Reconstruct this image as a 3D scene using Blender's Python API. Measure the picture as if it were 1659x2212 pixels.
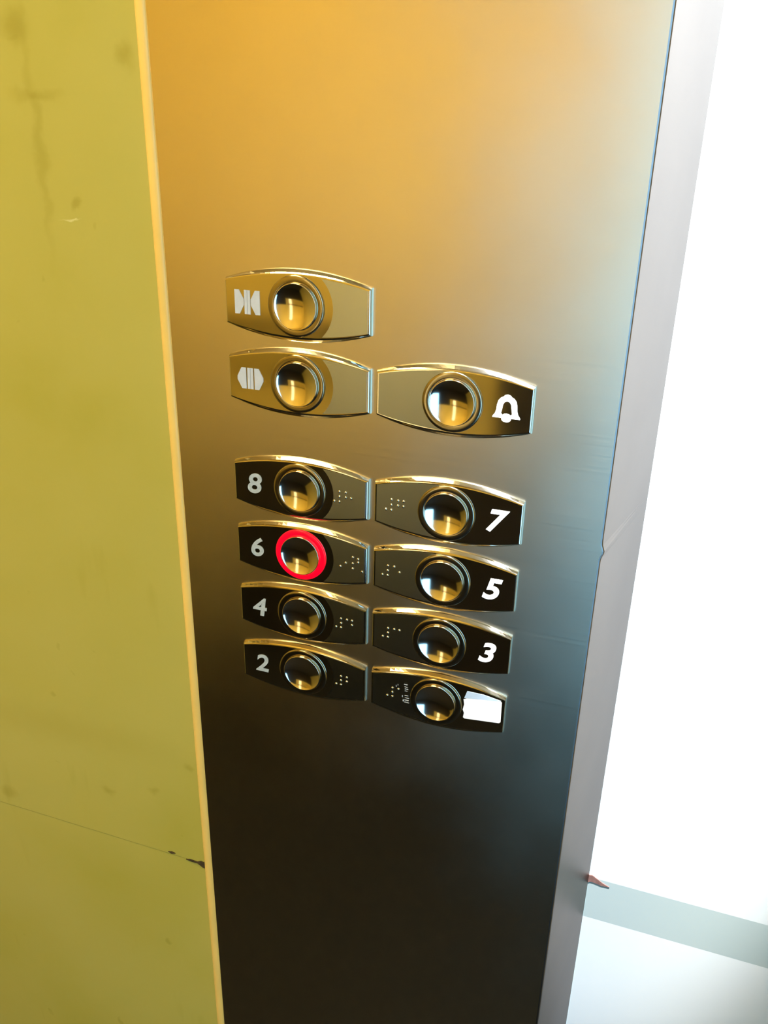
import bpy, bmesh, math, random
from mathutils import Vector, Matrix
random.seed(4)
S = bpy.context.scene
C = S.collection
for o in list(bpy.data.objects): bpy.data.objects.remove(o)

# ------------------------------------------------------------------ camera
# panel frame (millimetres): X right, Y up, Z out of the panel towards the viewer
Z0 = 1.15                                   # height of the door-open button row above the floor
def W(x, y, z=0.0): return Vector((x/1000, -z/1000, Z0 + y/1000))
M3 = Matrix(((1,0,0),(0,0,-1),(0,1,0)))
cam = bpy.data.objects.new('camera', bpy.data.cameras.new('camera')); C.objects.link(cam)
yaw, pitch, roll = math.radians(18.8135), math.radians(-23.589), math.radians(1.3304)
R = Matrix.Rotation(yaw,3,'Y') @ Matrix.Rotation(pitch,3,'X') @ Matrix.Rotation(roll,3,'Z')
mw = (M3 @ R).to_4x4(); mw.translation = W(137.03, 114.47, 381.34)
cam.matrix_world = mw
cam.data.sensor_fit = 'HORIZONTAL'; cam.data.sensor_width = 36
cam.data.lens = 1870.25/1659*36; cam.data.clip_start = 0.01
S.camera = cam

# ------------------------------------------------------------------ light and exposure
wd = bpy.data.worlds.new('overcast_sky'); S.world = wd; wd.use_nodes = True
bg = wd.node_tree.nodes['Background']
bg.inputs[0].default_value = (0.27, 0.62, 1.0, 1); bg.inputs[1].default_value = 5.2
pl = bpy.data.lights.new('doorway_daylight', 'AREA'); pl.shape = 'RECTANGLE'; pl.size = 0.6; pl.size_y = 2.05
pl.cycles.is_portal = True
po = bpy.data.objects.new('doorway_daylight', pl); C.objects.link(po)
po.location = (0.55, -1.44, 1.025); po.rotation_euler = (math.radians(90), 0, 0)     # faces +Y, into the car
po.rotation_euler = (math.radians(-90), 0, math.radians(180))
S.view_settings.view_transform = 'Standard'; S.view_settings.look = 'None'
S.view_settings.exposure = 0.0; S.view_settings.gamma = 1.0; S.view_settings.use_curve_mapping = False

# ------------------------------------------------------------------ materials
def nodes(name):
    m = bpy.data.materials.new(name); m.use_nodes = True
    return m, m.node_tree, m.node_tree.nodes['Principled BSDF']
def noise(nt, scale, detail=4, stretch=(1,1,1), rough=.55):
    tc = nt.nodes.new('ShaderNodeTexCoord'); mp = nt.nodes.new('ShaderNodeMapping'); n = nt.nodes.new('ShaderNodeTexNoise')
    nt.links.new(tc.outputs['Object'], mp.inputs[0]); nt.links.new(mp.outputs[0], n.inputs['Vector'])
    mp.inputs['Scale'].default_value = stretch; n.inputs['Scale'].default_value = scale
    n.inputs['Detail'].default_value = detail; n.inputs['Roughness'].default_value = rough
    return n.outputs['Fac']
def ramp(nt, fac, stops):
    r = nt.nodes.new('ShaderNodeValToRGB'); e = r.color_ramp.elements
    while len(e) < len(stops): e.new(.5)
    for q, (p, c) in zip(e, stops): q.position = p; q.color = c if len(c) == 4 else (*c, 1)
    nt.links.new(fac, r.inputs[0]); return r.outputs[0]
def bump(nt, b, fac, strength, dist):
    bn = nt.nodes.new('ShaderNodeBump'); bn.inputs['Strength'].default_value = strength; bn.inputs['Distance'].default_value = dist
    nt.links.new(fac, bn.inputs['Height']); nt.links.new(bn.outputs[0], b.inputs['Normal'])
def metal(name, col, rough, var=.06, bstr=0, grain=(400,1,400), aniso=0):
    m, nt, b = nodes(name)
    b.inputs['Metallic'].default_value = 1
    f = noise(nt, 6, 5)
    nt.links.new(ramp(nt, f, [(.3, tuple(c*.93 for c in col)), (.7, col)]), b.inputs['Base Color'])
    f2 = noise(nt, 9, 6)
    r = nt.nodes.new('ShaderNodeMapRange'); r.inputs[1].default_value = .3; r.inputs[2].default_value = .7
    r.inputs[3].default_value = rough-var; r.inputs[4].default_value = rough+var
    nt.links.new(f2, r.inputs[0]); nt.links.new(r.outputs[0], b.inputs['Roughness'])
    if bstr: bump(nt, b, noise(nt, 3, 3, grain), bstr, .0004)
    return m
def plain(name, col, rough=.5, spec=.5, var=.05, scale=8, bstr=0):
    m, nt, b = nodes(name)
    nt.links.new(ramp(nt, noise(nt, scale, 5), [(.3, tuple(c*(1-var) for c in col)), (.7, tuple(min(1, c*(1+var)) for c in col))]), b.inputs['Base Color'])
    b.inputs['Roughness'].default_value = rough; b.inputs['Specular IOR Level'].default_value = spec
    if bstr: bump(nt, b, noise(nt, scale*3, 4), bstr, .001)
    return m
STEEL = (.74, .68, .58)
M = {
 'bead':    plain('brass_lacquer', (.88,.60,.16), .38, .5, .06, 20),
 'polish':  metal('polished_steel', (.70,.66,.58), .09, .03),
 'dish':    metal('dish_steel', (.80,.74,.62), .10, .02),
 'ring':    metal('ring_steel', (.42,.37,.26), .16, .03),
 'white':   plain('white_enamel', (.86,.88,.90), .4, .5, .03, 300),
 'worn':    plain('worn_white_enamel', (.46,.51,.53), .5, .5, .16, 500),
 'offwhite': plain('offwhite_enamel', (.58,.61,.66), .5, .5, .05, 300),
 'reflection_blue': plain('painted_blue_reflection', (.42,.52,.64), .2, .5, .1, 60),
 'reflection_white':  plain('painted_white_reflection', (.92,.93,.95), .35, .5, .02),
 'laminate_white': plain('white_laminate', (.46,.48,.47), .30, .5, .015, 3),
 'band':    plain('pale_green_laminate', (.275,.32,.305), .35, .5, .03, 4),
 'chip':    plain('dark_chip', (.07,.045,.02), .8, .2, .4, 300),
 'chip_red': plain('brown_chip', (.15,.075,.06), .8, .2, .3, 300),
 'dark':    plain('black_rubber', (.012,.011,.010), .75, .3, .3, 20),
 'darkwood': plain('dark_laminate', (.022,.017,.012), .5, .4, .3, 6),
 'gold_wall': plain('golden_laminate', (.88,.64,.15), .45, .4, .12, 2.5),
 'side_wall': plain('ochre_laminate', (.60,.46,.12), .45, .4, .08, 3),
 'ceiling': plain('cream_ceiling', (.75,.62,.36), .6, .3, .04, 4),
 'groove':  plain('seam_filler', (.33,.27,.06), .8, .2, .3, 60),
 'metal_dark': metal('dark_bronze', (.12,.09,.06), .35),
}
# satin sheets: soft-edged gloss lobe, worn a little unevenly
def satin(name, lo, hi, r0, r1, grain, bs):
    m, nt, b = nodes(name)
    g = nt.nodes.new('ShaderNodeBsdfAnisotropic'); g.distribution = 'BECKMANN'; nt.nodes.remove(b)
    nt.links.new(g.outputs[0], nt.nodes['Material Output'].inputs[0])
    nt.links.new(ramp(nt, noise(nt, 6, 5), [(.3, lo), (.7, hi)]), g.inputs['Color'])
    q = nt.nodes.new('ShaderNodeMapRange'); q.inputs[1].default_value = .3; q.inputs[2].default_value = .7; q.inputs[3].default_value = r0; q.inputs[4].default_value = r1
    nt.links.new(noise(nt, 9, 6), q.inputs[0]); nt.links.new(q.outputs[0], g.inputs['Roughness'])
    bump(nt, g, noise(nt, 3, 3, grain), bs, .0004)
    return m
M['satin'] = satin('satin_steel', (.70,.64,.49), (.77,.70,.54), .36, .42, (2,2,160), .08)
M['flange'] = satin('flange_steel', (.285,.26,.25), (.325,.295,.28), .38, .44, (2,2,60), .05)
M['facesatin'] = satin('fine_brushed_steel', (.50,.56,.60), (.56,.62,.68), .31, .35, (160,2,2), .06)
# yellow laminate of the wall beside the panel, with its own smears, drips and scuffs, plus a painted reflection band
m, nt, b = nodes('yellow_laminate'); M['yellow'] = m
c1 = ramp(nt, noise(nt, 5, 6), [(.28, (.42,.37,.05)), (.5, (.48,.42,.085)), (.75, (.51,.45,.11))])
c2 = ramp(nt, noise(nt, 34, 3, (1,1,.22)), [(.64, (1,1,1)), (.74, (.80,.80,.62))])
c3 = ramp(nt, noise(nt, 55, 2), [(.72, (1,1,1)), (.78, (.70,.68,.45))])
mx = nt.nodes.new('ShaderNodeMix'); mx.data_type = 'RGBA'; mx.blend_type = 'MULTIPLY'; mx.inputs[0].default_value = .55
nt.links.new(c1, mx.inputs[6]); nt.links.new(c2, mx.inputs[7])
mx2 = nt.nodes.new('ShaderNodeMix'); mx2.data_type = 'RGBA'; mx2.blend_type = 'MULTIPLY'; mx2.inputs[0].default_value = .6
nt.links.new(mx.outputs[2], mx2.inputs[6]); nt.links.new(c3, mx2.inputs[7])
tcs = nt.nodes.new('ShaderNodeTexCoord'); nzs = nt.nodes.new('ShaderNodeTexNoise'); nzs.inputs['Scale'].default_value = 60; nzs.inputs['Detail'].default_value = 4
nt.links.new(tcs.outputs['Object'], nzs.inputs['Vector'])
def vm(op, a, c):
    n_ = nt.nodes.new('ShaderNodeVectorMath'); n_.operation = op
    for i_, v_ in ((0, a), (1, c)):
        if isinstance(v_, tuple): n_.inputs[i_].default_value = v_
        else: nt.links.new(v_, n_.inputs[i_])
    return n_
wob = vm('MULTIPLY', vm('SUBTRACT', nzs.outputs['Color'], (.5,.5,.5)).outputs[0], (.016,0,.016))
crd = vm('ADD', tcs.outputs['Object'], wob.outputs[0]).outputs[0]
col = mx2.outputs[2]
def stain_or_sheen(x, z, rx, rz, tint, amt, soft=.6):
    global col
    d_ = vm('MULTIPLY', vm('SUBTRACT', crd, (x/1000, 0, Z0+z/1000)).outputs[0], (1000/rx, 0, 1000/rz))
    ln = nt.nodes.new('ShaderNodeVectorMath'); ln.operation = 'LENGTH'; nt.links.new(d_.outputs[0], ln.inputs[0])
    mr = nt.nodes.new('ShaderNodeMapRange'); mr.interpolation_type = 'SMOOTHSTEP'
    mr.inputs[1].default_value = 1.0; mr.inputs[2].default_value = 1-soft; mr.inputs[3].default_value = 0; mr.inputs[4].default_value = amt
    nt.links.new(ln.outputs['Value'], mr.inputs[0])
    mm = nt.nodes.new('ShaderNodeMix'); mm.data_type = 'RGBA'; nt.links.new(mr.outputs[0], mm.inputs[0]); nt.links.new(col, mm.inputs[6]); mm.inputs[7].default_value = (*tint, 1)
    col = mm.outputs[2]
DK = (.30,.24,.02)
stain_or_sheen(-180,105,5,75,DK,.32,.9); stain_or_sheen(-186,157,14,14,DK,.5,.9); stain_or_sheen(-178,128,22,5,DK,.35,.9); stain_or_sheen(-163,80,4.5,4.5,DK,.45,.8); stain_or_sheen(-124,146,8,8,DK,.45,.9)
stain_or_sheen(-166,72,9,.9,(.72,.66,.28),.7,.8); stain_or_sheen(-190,-307,6,5,DK,.4,.9); stain_or_sheen(-155,-296,6,5,DK,.4,.9); stain_or_sheen(-280,-334,9,8,DK,.4,.9); stain_or_sheen(-126,-268,7,4,DK,.4,.9)
stain_or_sheen(-230,-262,150,22,DK,.16,.95)  # wide band, a reflection painted into the laminate colour
nt.links.new(col, b.inputs['Base Color']); b.inputs['Roughness'].default_value = .42; b.inputs['Specular IOR Level'].default_value = .35
def glow(name, col, strength, base=(.5,.02,.02)):
    m, nt, b = nodes(name)
    b.inputs['Base Color'].default_value = (*base, 1); b.inputs['Roughness'].default_value = .25
    b.inputs['Emission Color'].default_value = (*col, 1); b.inputs['Emission Strength'].default_value = strength
    return m
M['red'] = glow('lit_red_ring', (1, .0, .02), 1.05, (.22,0,.004))
M['tube'] = glow('strip_glow', (1, .76, .34), 1.9, (.9,.9,.85))
M['lamp'] = glow('warm_diffuser', (1, .77, .34), 40.0, (.9,.9,.8))

# ------------------------------------------------------------------ helpers
def link(name, bm, mat, parent=None, smooth=False):
    me = bpy.data.meshes.new(name)
    bmesh.ops.recalc_face_normals(bm, faces=bm.faces)
    bm.to_mesh(me); bm.free()
    if smooth:
        for p in me.polygons: p.use_smooth = True
    me.materials.append(M[mat])
    o = bpy.data.objects.new(name, me); C.objects.link(o)
    if parent: o.parent = parent
    return o
def tag(o, label=None, cat=None, group=None, kind=None):
    if label: o['label'] = label
    if cat: o['category'] = cat
    if group: o['group'] = group
    if kind: o['kind'] = kind
    return o
def empty(name, loc):
    o = bpy.data.objects.new(name, None); C.objects.link(o); o.location = loc; o.empty_display_size = .01
    return o
def box(bm, x0, x1, y0, y1, z0, z1):
    r = bmesh.ops.create_cube(bm, size=1)
    bmesh.ops.scale(bm, vec=(x1-x0, y1-y0, z1-z0), verts=r['verts'])
    bmesh.ops.translate(bm, vec=((x0+x1)/2, (y0+y1)/2, (z0+z1)/2), verts=r['verts'])
def boxo(name, mat, x0, x1, y0, y1, z0, z1, parent=None, kind=None, bev=0):
    bm = bmesh.new(); box(bm, x0, x1, y0, y1, z0, z1)
    if bev: bmesh.ops.bevel(bm, geom=bm.edges[:], offset=bev, segments=2, affect='EDGES')
    o = link(name, bm, mat, parent)
    if kind: o['kind'] = kind
    return o
def loft(bm, rings, close_u=True):
    vs = [[bm.verts.new(p) for p in r] for r in rings]
    for a, b_ in zip(vs, vs[1:]):
        n = len(a)
        for i in range(n if close_u else n-1):
            bm.faces.new((a[i], a[(i+1) % n], b_[(i+1) % n], b_[i]))
    return vs
def lathe(bm, prof, n=64, cap_first=False, cap_last=False):
    """profile of (radius, Z) in panel millimetres about the panel normal; local metres (x, -z, y)"""
    rings = [[(r*math.cos(2*math.pi*i/n)/1000, -z/1000, r*math.sin(2*math.pi*i/n)/1000) for i in range(n)] for r, z in prof]
    vs = loft(bm, rings)
    if cap_first: bm.faces.new(vs[0])
    if cap_last: bm.faces.new(vs[-1])
def P(x, y, z): return (x/1000, -z/1000, y/1000)       # panel mm -> local metres
def prism(bm, pts, z0, z1):
    a = [bm.verts.new(P(x, y, z0)) for x, y in pts]; b_ = [bm.verts.new(P(x, y, z1)) for x, y in pts]
    n = len(pts)
    for i in range(n): bm.faces.new((a[i], a[(i+1) % n], b_[(i+1) % n], b_[i]))
    bm.faces.new(a); bm.faces.new(b_)

# ------------------------------------------------------------------ the lift car
YB = -1.40                                   # inner face of the wall opposite the panel
boxo('floor', 'dark', -1.25, 0.95, YB-.10, 0.14, -.05, 0.0, kind='structure')
boxo('ceiling', 'ceiling', -1.25, 0.95, YB-.10, 0.14, 2.2, 2.25, kind='structure')
boxo('wall_west', 'side_wall', -1.25, -1.2, YB-.10, 0.14, 0, 2.2, kind='structure')
boxo('wall_east', 'side_wall', 0.9, 0.95, YB-.10, 0.14, 0, 2.2, kind='structure')
wb = boxo('wall_back', 'gold_wall', -1.2, .25, YB-.05, YB, 0, 2.2, kind='structure')
boxo('dark_board', 'darkwood', -1.2, -.22, YB-.05, YB+.008, 0, .60, wb)
boxo('dark_board', 'darkwood', -.22, .25, YB-.05, YB+.012, 0, .88, wb)  # taller dark board, added in place of the viewer's dark reflection
boxo('light_block', 'darkwood', .25, .85, YB-.05, YB+.01, 0, .30, wb)  # added dark block, keeps low doorway light off the panel
boxo('lintel', 'gold_wall', .25, .9, YB-.05, YB, 2.05, 2.2, wb)
boxo('door_jamb', 'darkwood', .85, .9, YB-.05, YB, 0, 2.05, wb)
hr = boxo('handrail', 'metal_dark', -1.1, -.26, YB+.045, YB+.075, .85, .885, kind='structure', bev=.008)  # unseen handrail, its dark reflection crosses the panel
for x in (-1.0, -.7, -.36):
    boxo('rail_bracket', 'metal_dark', x-.01, x+.01, YB, YB+.05, .86, .88, hr)
# warm ceiling lamp
cl = tag(empty('ceiling_light', (-.5, -.66, 2.2)), 'square warm white ceiling lamp with steel frame in lift ceiling', 'lamp')
boxo('diffuser', 'lamp', -.25, .25, -.16, .16, -.022, -.012, cl)
bm = bmesh.new()
box(bm, -.28, -.25, -.19, .19, -.03, 0); box(bm, .25, .28, -.19, .19, -.03, 0); box(bm, -.25, .25, -.19, -.16, -.03, 0); box(bm, -.25, .25, .16, .19, -.03, 0)
link('frame', bm, 'ring', cl)

# added, unseen glow strip on the opposite wall, mirrored in the caps
wlm = tag(empty('added_strip', (-.42, YB, .62)), 'added warm white glow strip, out of view on the golden lift wall', 'lamp')
boxo('back_box', 'ring', -.075, .075, 0, .02, 0, .86, wlm)
bm = bmesh.new(); loft(bm, [[(.062*math.cos(math.pi*i/12), .02+.03*math.sin(math.pi*i/12), z) for i in range(13)] for z in (.02, .84)], False)
link('diffuser', bm, 'tube', wlm, True)
for z in (0, .84): boxo('end_cap', 'ring', -.068, .068, .02, .055, z, z+.02, wlm)
# added, unseen spotlight washing down the white wall
sl = tag(empty('fill_spot', (.15, -.27, 2.2)), 'added, out-of-view cool white spotlight in the lift ceiling above the control panel', 'lamp')
bm = bmesh.new(); box(bm, -.02, .02, -.02, .02, -.012, 0); link('mount', bm, 'ring', sl)
ax = (Vector((.13, .08, 1.25)) - Vector((.15, -.27, 2.16))).normalized()
rot = ax.to_track_quat('-Z', 'Y')
bm = bmesh.new(); rr = [[(r_*math.cos(2*math.pi*i/24), r_*math.sin(2*math.pi*i/24), z_) for i in range(24)] for r_, z_ in ((.012,.03),(.026,.02),(.028,-.03),(.024,-.03),(.022,.012))]
vv = loft(bm, rr); bm.faces.new(vv[0]); bm.faces.new(vv[-1])
ho = link('housing', bm, 'ring', sl, True); ho.location = (0, 0, -.04); ho.rotation_mode = 'QUATERNION'; ho.rotation_quaternion = rot
L = bpy.data.lights.new('fill_beam', 'SPOT'); L.energy = 600; L.color = (.92, .95, 1.0); L.spot_size = math.radians(18.9); L.spot_blend = .35; L.shadow_soft_size = .012
lo = bpy.data.objects.new('fill_beam', L); C.objects.link(lo); lo.parent = sl; lo.location = Vector((0, 0, -.04)) + ax*.035; lo.rotation_mode = 'QUATERNION'; lo.rotation_quaternion = rot
# yellow wall on the panel's left: two laminate boards with a seam between them
SEAM = -348.0
wl = boxo('wall_left', 'groove', -1.2, -.1178, .012, .14, 0, 2.2, kind='structure')
boxo('wall_panel', 'yellow', -1.2, -.1178, .004, .012, Z0+(SEAM+.15)/1000, 2.2, wl, bev=.0002)
boxo('wall_panel', 'yellow', -1.2, -.1178, .0045, .012, .0, Z0+(SEAM-.15)/1000, wl, bev=.0002)
# white wall on the panel's right, set 80 mm further back: boards and a horizontal cover strip
wr = boxo('wall_right', 'laminate_white', .1316, .9, .09, .14, 0, 2.2, kind='structure')
boxo('wall_panel', 'laminate_white', .1316, .9, .080, .09, Z0-.342, 2.2, wr)
boxo('wall_panel', 'laminate_white', .1316, .9, .080, .09, 0, Z0-.378, wr)
boxo('cover_strip', 'band', .1316, .9, .080, .09, Z0-.378, Z0-.342, wr)
def chip(name, mat, pts, y, parent):
    bm = bmesh.new()
    a = [bm.verts.new((x/1000, y, Z0+z/1000)) for x, z in pts]; b_ = [bm.verts.new((x/1000, y+.004, Z0+z/1000)) for x, z in pts]
    n = len(pts)
    for i in range(n): bm.faces.new((a[i], a[(i+1) % n], b_[(i+1) % n], b_[i]))
    bm.faces.new(a); bm.faces.new(b_); link(name, bm, mat, parent)
chip('chip', 'chip', [(-117,SEAM+3.5),(-119,SEAM+2),(-121,SEAM+2.4),(-124,SEAM+.8),(-130,SEAM+1),(-133,SEAM-.2),(-128,SEAM-.8),(-124,SEAM-.6),(-120,SEAM-3),(-117,SEAM-3.4)], .0035, wl)
chip('chip', 'chip', [(-141,SEAM+2.2),(-144,SEAM+3),(-147,SEAM+2),(-144,SEAM+.9)], .0035, wl)
chip('chip', 'chip_red', [(131.8,-340),(134,-339.6),(138,-342),(141,-344),(146,-346),(141,-346.5),(136,-345.6),(133,-345.5),(131.8,-347)], .0795, wr)

# ------------------------------------------------------------------ control panel column
cp = tag(empty('control_panel', W(0, Z0*-1000, 0)), 'tall brushed steel lift control panel carrying two columns of buttons', 'control panel')
PZ = -2.5
def pz(z): return -z/1000
H0, H1 = .0, 2.2
bm = bmesh.new()                                   # face plate, with a small dent in its long right edge
zs = sorted(set([H0, .3, .6, .8, .9, 1.0, 1.2, 1.4, 1.8, H1] + [Z0-.062+k*.0015 for k in range(-6, 7)]))
def edge_x(z):
    d = (z-(Z0-.0655))*1000
    return 116.0 + 1.3*math.exp(-(d/2.6)**2)
rows = [[(-.1115, pz(PZ-2), z), (-.1115, pz(PZ), z), (0, pz(PZ), z), ((edge_x(z)-1.2)/1000, pz(PZ), z)] for z in zs]
loft(bm, rows, False); link('faceplate', bm, 'satin', cp)
bm = bmesh.new()                                   # rounded corner and slanted return flange running back to the white wall
rows = []
for z in zs:
    e = edge_x(z)
    rows.append([((e-1.2)/1000, pz(PZ), z), ((e-.55)/1000, pz(PZ-.12), z), ((e-.1)/1000, pz(PZ-.6), z), ((116.3 if e < 116.2 else e+.1)/1000, pz(PZ-1.8), z), (.1319, .0795, z)])
loft(bm, rows, False); link('return_flange', bm, 'flange', cp)
bm = bmesh.new()                                   # slim rounded bead closing the left edge
n = 12
sec = [(-.1147 - .0033*math.cos(math.pi*i/n), pz(PZ-1.2) - .0020*math.sin(math.pi*i/n)) for i in range(n+1)]
sec = [(-.1180, .012)] + sec + [(-.1114, .012)]
loft(bm, [[(x, y, z) for x, y in sec] for z in (H0, H1)], False); link('edge_trim', bm, 'bead', cp, True)

# ------------------------------------------------------------------ buttons
HW = 37.5
def outline(hw, he, hm, n=28):
    top = [(-hw + 2*hw*i/n, he + (hm-he)*(1-(-1+2*i/n)**2)) for i in range(n+1)]
    return top + [(x, -y) for x, y in reversed(top)]
def clip_face(x0, x1, he, hm, z, n=20):
    xs = [x0+(x1-x0)*i/n for i in range(n+1)]
    yy = lambda x: he + (hm-he)*(1-(x/HW)**2)
    return [(x, yy(x)) for x in xs] + [(x, -yy(x)) for x in reversed(xs)]
me_cache = {}
def shared(key, name, build, mat, parent, smooth=False):
    if key not in me_cache:
        bm = bmesh.new(); build(bm); o = link(name, bm, mat, parent, smooth); me_cache[key] = o.data; return o
    o = bpy.data.objects.new(name, me_cache[key]); C.objects.link(o); o.parent = parent; return o
def b_plate(bm):
    prof = [(0.5, 1.0, 2.5, PZ), (0.45, .9, 2.2, -1.6), (.22, .4, .8, -.45), (.08, .14, .2, -.1), (-.25, -.25, -.25, 0)]
    vs = loft(bm, [[P(x, y, z) for x, y in outline(HW+a, 10.2+e, 15+m_)] for a, e, m_, z in prof])
    bm.faces.new(vs[-1]); bm.faces.new(vs[0])
def b_face(side):
    def f(bm):
        if side < 0:                                                   # brushed end of the left-hand buttons, cut round the ring
            pts = clip_face(13.2, HW-.9, 9.6, 14.3, 0)
            pts += [(math.sqrt(19*19-y_*y_), y_) for y_ in [-13.2+26.4*i/16 for i in range(1, 16)]]
        else: pts = clip_face(-HW+.9, -4, 9.6, 14.3, 0)
        prism(bm, pts, -.2, .06)
    return f
def b_ring(bm): lathe(bm, [(14.7,-.2),(14.65,.55),(14.5,.8),(14.15,.92),(13.2,.98),(12.0,.96),(11.45,.9),(11.2,.75),(11.18,0)])
def b_dish(bm):
    prof = [(11.15,-.2),(11.15,1.95),(11.0,2.12),(10.78,2.1)]
    Rr = 10.6/math.sin(math.radians(20))
    for k in range(12, 0, -1):
        r = 10.6*k/12; prof.append((r, 2.0 - (math.sqrt(Rr*Rr-r*r) - Rr*math.cos(math.radians(20)))))
    lathe(bm, prof + [(.05, 2.0-Rr*(1-math.cos(math.radians(20))))], 64, False, True)
def b_dot(bm): lathe(bm, [(.85,0),(.72,.3),(.45,.5),(.1,.58)], 10, False, True)

def text_mesh(ch, h, shear, off, mat, parent, name):
    cu = bpy.data.curves.new('numeral', 'FONT'); cu.body = ch; cu.size = 1; cu.shear = shear; cu.offset = off; cu.extrude = .004; cu.resolution_u = 6
    o = bpy.data.objects.new('tmp', cu); C.objects.link(o)
    dg = bpy.context.evaluated_depsgraph_get(); me = bpy.data.meshes.new_from_object(o.evaluated_get(dg))
    bpy.data.objects.remove(o)
    xs = [v.co.x for v in me.vertices]; ys = [v.co.y for v in me.vertices]
    cx, cy, s = (min(xs)+max(xs))/2, (min(ys)+max(ys))/2, h/(max(ys)-min(ys))
    for v in me.vertices:
        x, y, z = v.co; v.co = P((x-cx)*s*1.08, (y-cy)*s, .06+(z+.004)*12)
    me.name = name; me.materials.clear(); me.materials.append(M[mat])
    q = bpy.data.objects.new(name, me); C.objects.link(q); q.parent = parent
    return q
def poly_mesh(polys, mat, parent, name):
    bm = bmesh.new()
    for p in polys: prism(bm, p, .02, .15)
    return link(name, bm, mat, parent)
def bell_mesh(mat, parent):
    half = [(0,6.6),(1.3,6.3),(1.9,5.6),(3.2,4.9),(4.2,3.6),(4.7,1.6),(4.9,-.8),(5.4,-2.6),(6.4,-3.9),(6.5,-4.6),(2.3,-4.6),(2.1,-5.6),(1.2,-6.3),(0,-6.5)]
    outer = half + [(-x, y) for x, y in reversed(half[1:-1])]
    hin = [(0,3.5),(1.2,3.0),(1.9,1.8),(2.2,-.4),(2.6,-2.4),(1.9,-3.1),(1.2,-2.6),(0,-2.4)]
    inner = hin + [(-x, y) for x, y in reversed(hin[1:-1])]
    bm = bmesh.new()
    for z in (.02, .15):
        es = []
        for loop in (outer, inner):
            v = [bm.verts.new(P(x, y, z)) for x, y in loop]
            es += [bm.edges.new((v[i], v[(i+1) % len(v)])) for i in range(len(v))]
        bmesh.ops.triangle_fill(bm, edges=es, use_beauty=True)
    # keep only faces between the two loops
    from mathutils import geometry
    kill = []
    for f in bm.faces:
        c = f.calc_center_median(); x, y = c.x*1000, c.z*1000
        ins = False; j = len(inner)-1
        for i in range(len(inner)):
            if (inner[i][1] > y) != (inner[j][1] > y) and x < (inner[j][0]-inner[i][0])*(y-inner[i][1])/(inner[j][1]-inner[i][1])+inner[i][0]: ins = not ins
            j = i
        if ins: kill.append(f)
    bmesh.ops.delete(bm, geom=kill, context='FACES_ONLY')
    return link('symbol', bm, mat, parent)
CX = 39.6
SPOTS = {  # name: (column, row height)
 'close': (-1, 38.0), 'open': (-1, 0.0), 'bell': (1, 0.0),
 '8': (-1, -56.8), '7': (1, -56.8), '6': (-1, -94.2), '5': (1, -94.2), '4': (-1, -131.7), '3': (1, -131.7), '2': (-1, -169.2), '1': (1, -169.2)}
LABEL = {
 'close': 'steel lift button with door-close arrows pointing inward to a bar, topmost of all buttons',
 'open': 'steel lift button with door-open arrows pointing outward, beside the alarm bell button',
 'bell': 'steel alarm button marked with a white bell',
 '8': 'steel lift button marked with white numeral 8, above button 6', '7': 'steel lift button marked with white numeral 7, below the bell button',
 '6': 'steel lift button marked 6, its ring glowing red', '5': 'steel lift button marked with white numeral 5, opposite the red-lit button',
 '4': 'steel lift button marked with white numeral 4, under the red-lit button', '3': 'steel lift button marked with white numeral 3, above the blank button',
 '2': 'steel lift button marked with white numeral 2, lowest beside the blank button',
 '1': 'steel lift button with a painted white reflection instead of a numeral, below button 3'}
BR = {'8': [1,2,5], '7': [1,2,4,5], '5': [1,5], '4': [1,4,5], '3': [1,4], '2': [1,2], '1': [1]}
DOT = {1: (0,1), 2: (0,0), 3: (0,-1), 4: (1,1), 5: (1,0), 6: (1,-1)}
BRX = {'8': 19.5, '4': 20.5, '2': 20.5, '7': -31.5, '5': -32.5, '3': -31.5, '1': -28.0}
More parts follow.
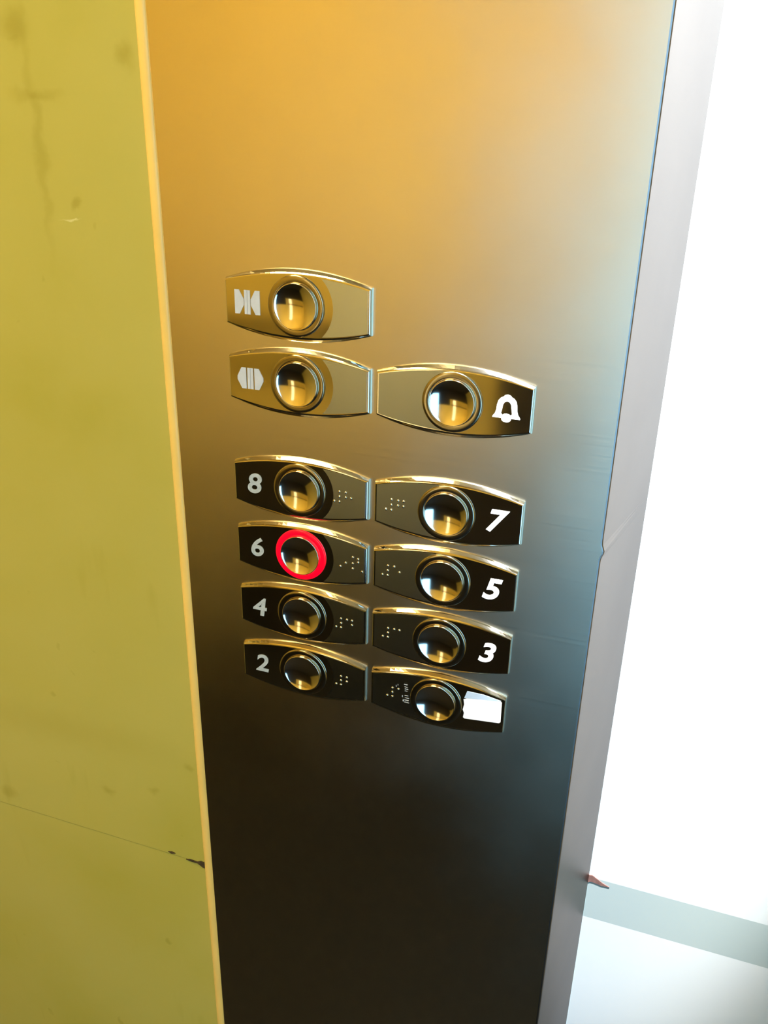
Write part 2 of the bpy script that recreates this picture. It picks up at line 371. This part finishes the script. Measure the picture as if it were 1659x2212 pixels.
for k, (side, y) in SPOTS.items():
    r = tag(empty('elevator_button', W(side*CX, y, 0)), LABEL[k], 'button', 'buttons of the lift control panel')
    pt = shared('plate', 'plate', b_plate, 'polish', r)
    bf = shared('face%d' % side, 'brushed_face', b_face(side), 'facesatin', r)
    if k == '6':
        bm = bmesh.new(); b_ring(bm); rg = link('ring', bm, 'red', r, True); rg['label'] = 'glowing red ring'
    else: shared('ring', 'ring', b_ring, 'ring', r, True)
    shared('dish', 'button_cap', b_dish, 'dish', r, True)
    dots = []
    if k in BR:
        for cell, ds in ((0, [3,4,5,6]), (6.4, BR[k])):
            for d in ds: dots.append((BRX[k] + cell + DOT[d][0]*2.9, DOT[d][1]*2.8))
    if k == '6': dots = [(23,-2.5),(26,0),(30,4),(30,.3),(30,-2.7),(33,3.4),(33,1.4),(35.3,-3.6)]
    for x, yy in dots:
        d = shared('dot', 'braille_dot', b_dot, 'polish', bf, True); d.location = P(x, yy, .05)
    nx = side*26.0
    if k in '8642' and k != 'open': o = text_mesh(k, 11.4, .12, .022, 'worn', pt, 'numeral')
    elif k in '753': o = text_mesh(k, 12.0, .25, .026, 'white', pt, 'numeral')
    elif k == 'bell': o = bell_mesh('white', pt)
    elif k == 'close':
        o = poly_mesh([[(-6.8,5.8),(-4.3,5.8),(-1.9,1.4),(-1.9,-1.4),(-4.3,-5.8),(-6.8,-5.8)], [(6.8,5.8),(6.8,-5.8),(4.3,-5.8),(1.9,-1.4),(1.9,1.4),(4.3,5.8)],
                       [(-1.6,5.8),(-.08,5.8),(-.08,-5.8),(-1.6,-5.8)], [(.08,5.8),(1.6,5.8),(1.6,-5.8),(.08,-5.8)]], 'offwhite', pt, 'symbol')
    elif k == 'open':
        o = poly_mesh([[(-2.3,5.4),(-2.3,-5.4),(-4.8,-5.4),(-7.2,-.9),(-7.2,.9),(-4.8,5.4)], [(2.3,5.4),(4.8,5.4),(7.2,.9),(7.2,-.9),(4.8,-5.4),(2.3,-5.4)],
                       [(-1.6,5.4),(-.08,5.4),(-.08,-5.4),(-1.6,-5.4)], [(.08,5.4),(1.6,5.4),(1.6,-5.4),(.08,-5.4)]], 'offwhite', pt, 'symbol')
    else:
        o = poly_mesh([[(15.3,5.6),(17,6.4),(35,9.0),(36,8.6),(36.2,-3.8),(35.4,-4.6),(16.5,-6.6),(15.6,-6.0),(16.0,-3),(15.2,-1),(15.8,2.5)]], 'reflection_white', pt, 'reflection_patch')  # bright reflection on the replaced cover, painted as a white patch
        o['label'] = 'white rectangle, a painted reflection'; o.location = P(0, 0, .05)
        poly_mesh([[(15.6,6.6),(17,11.2),(26,11.2),(35.6,9.6),(35,9.2),(17,6.6)]], 'reflection_blue', pt, 'reflection_edge')  # blue-grey edge of that reflection, painted in flat colour
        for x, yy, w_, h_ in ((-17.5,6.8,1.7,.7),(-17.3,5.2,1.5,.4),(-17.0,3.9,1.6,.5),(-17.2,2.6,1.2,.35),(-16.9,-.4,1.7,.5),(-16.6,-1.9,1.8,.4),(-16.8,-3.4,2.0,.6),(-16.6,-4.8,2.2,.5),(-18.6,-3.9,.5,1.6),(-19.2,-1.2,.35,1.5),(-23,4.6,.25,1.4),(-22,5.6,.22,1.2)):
            w_ *= .7; h_ *= .5; poly_mesh([[(x-w_,yy-h_*.6),(x+w_*.8,yy-h_),(x+w_,yy+h_*.5),(x-w_*.7,yy+h_)]], 'offwhite', pt, 'white_fleck')  # small white flecks on the braille end
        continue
    o.location = P(nx, 0, .05)
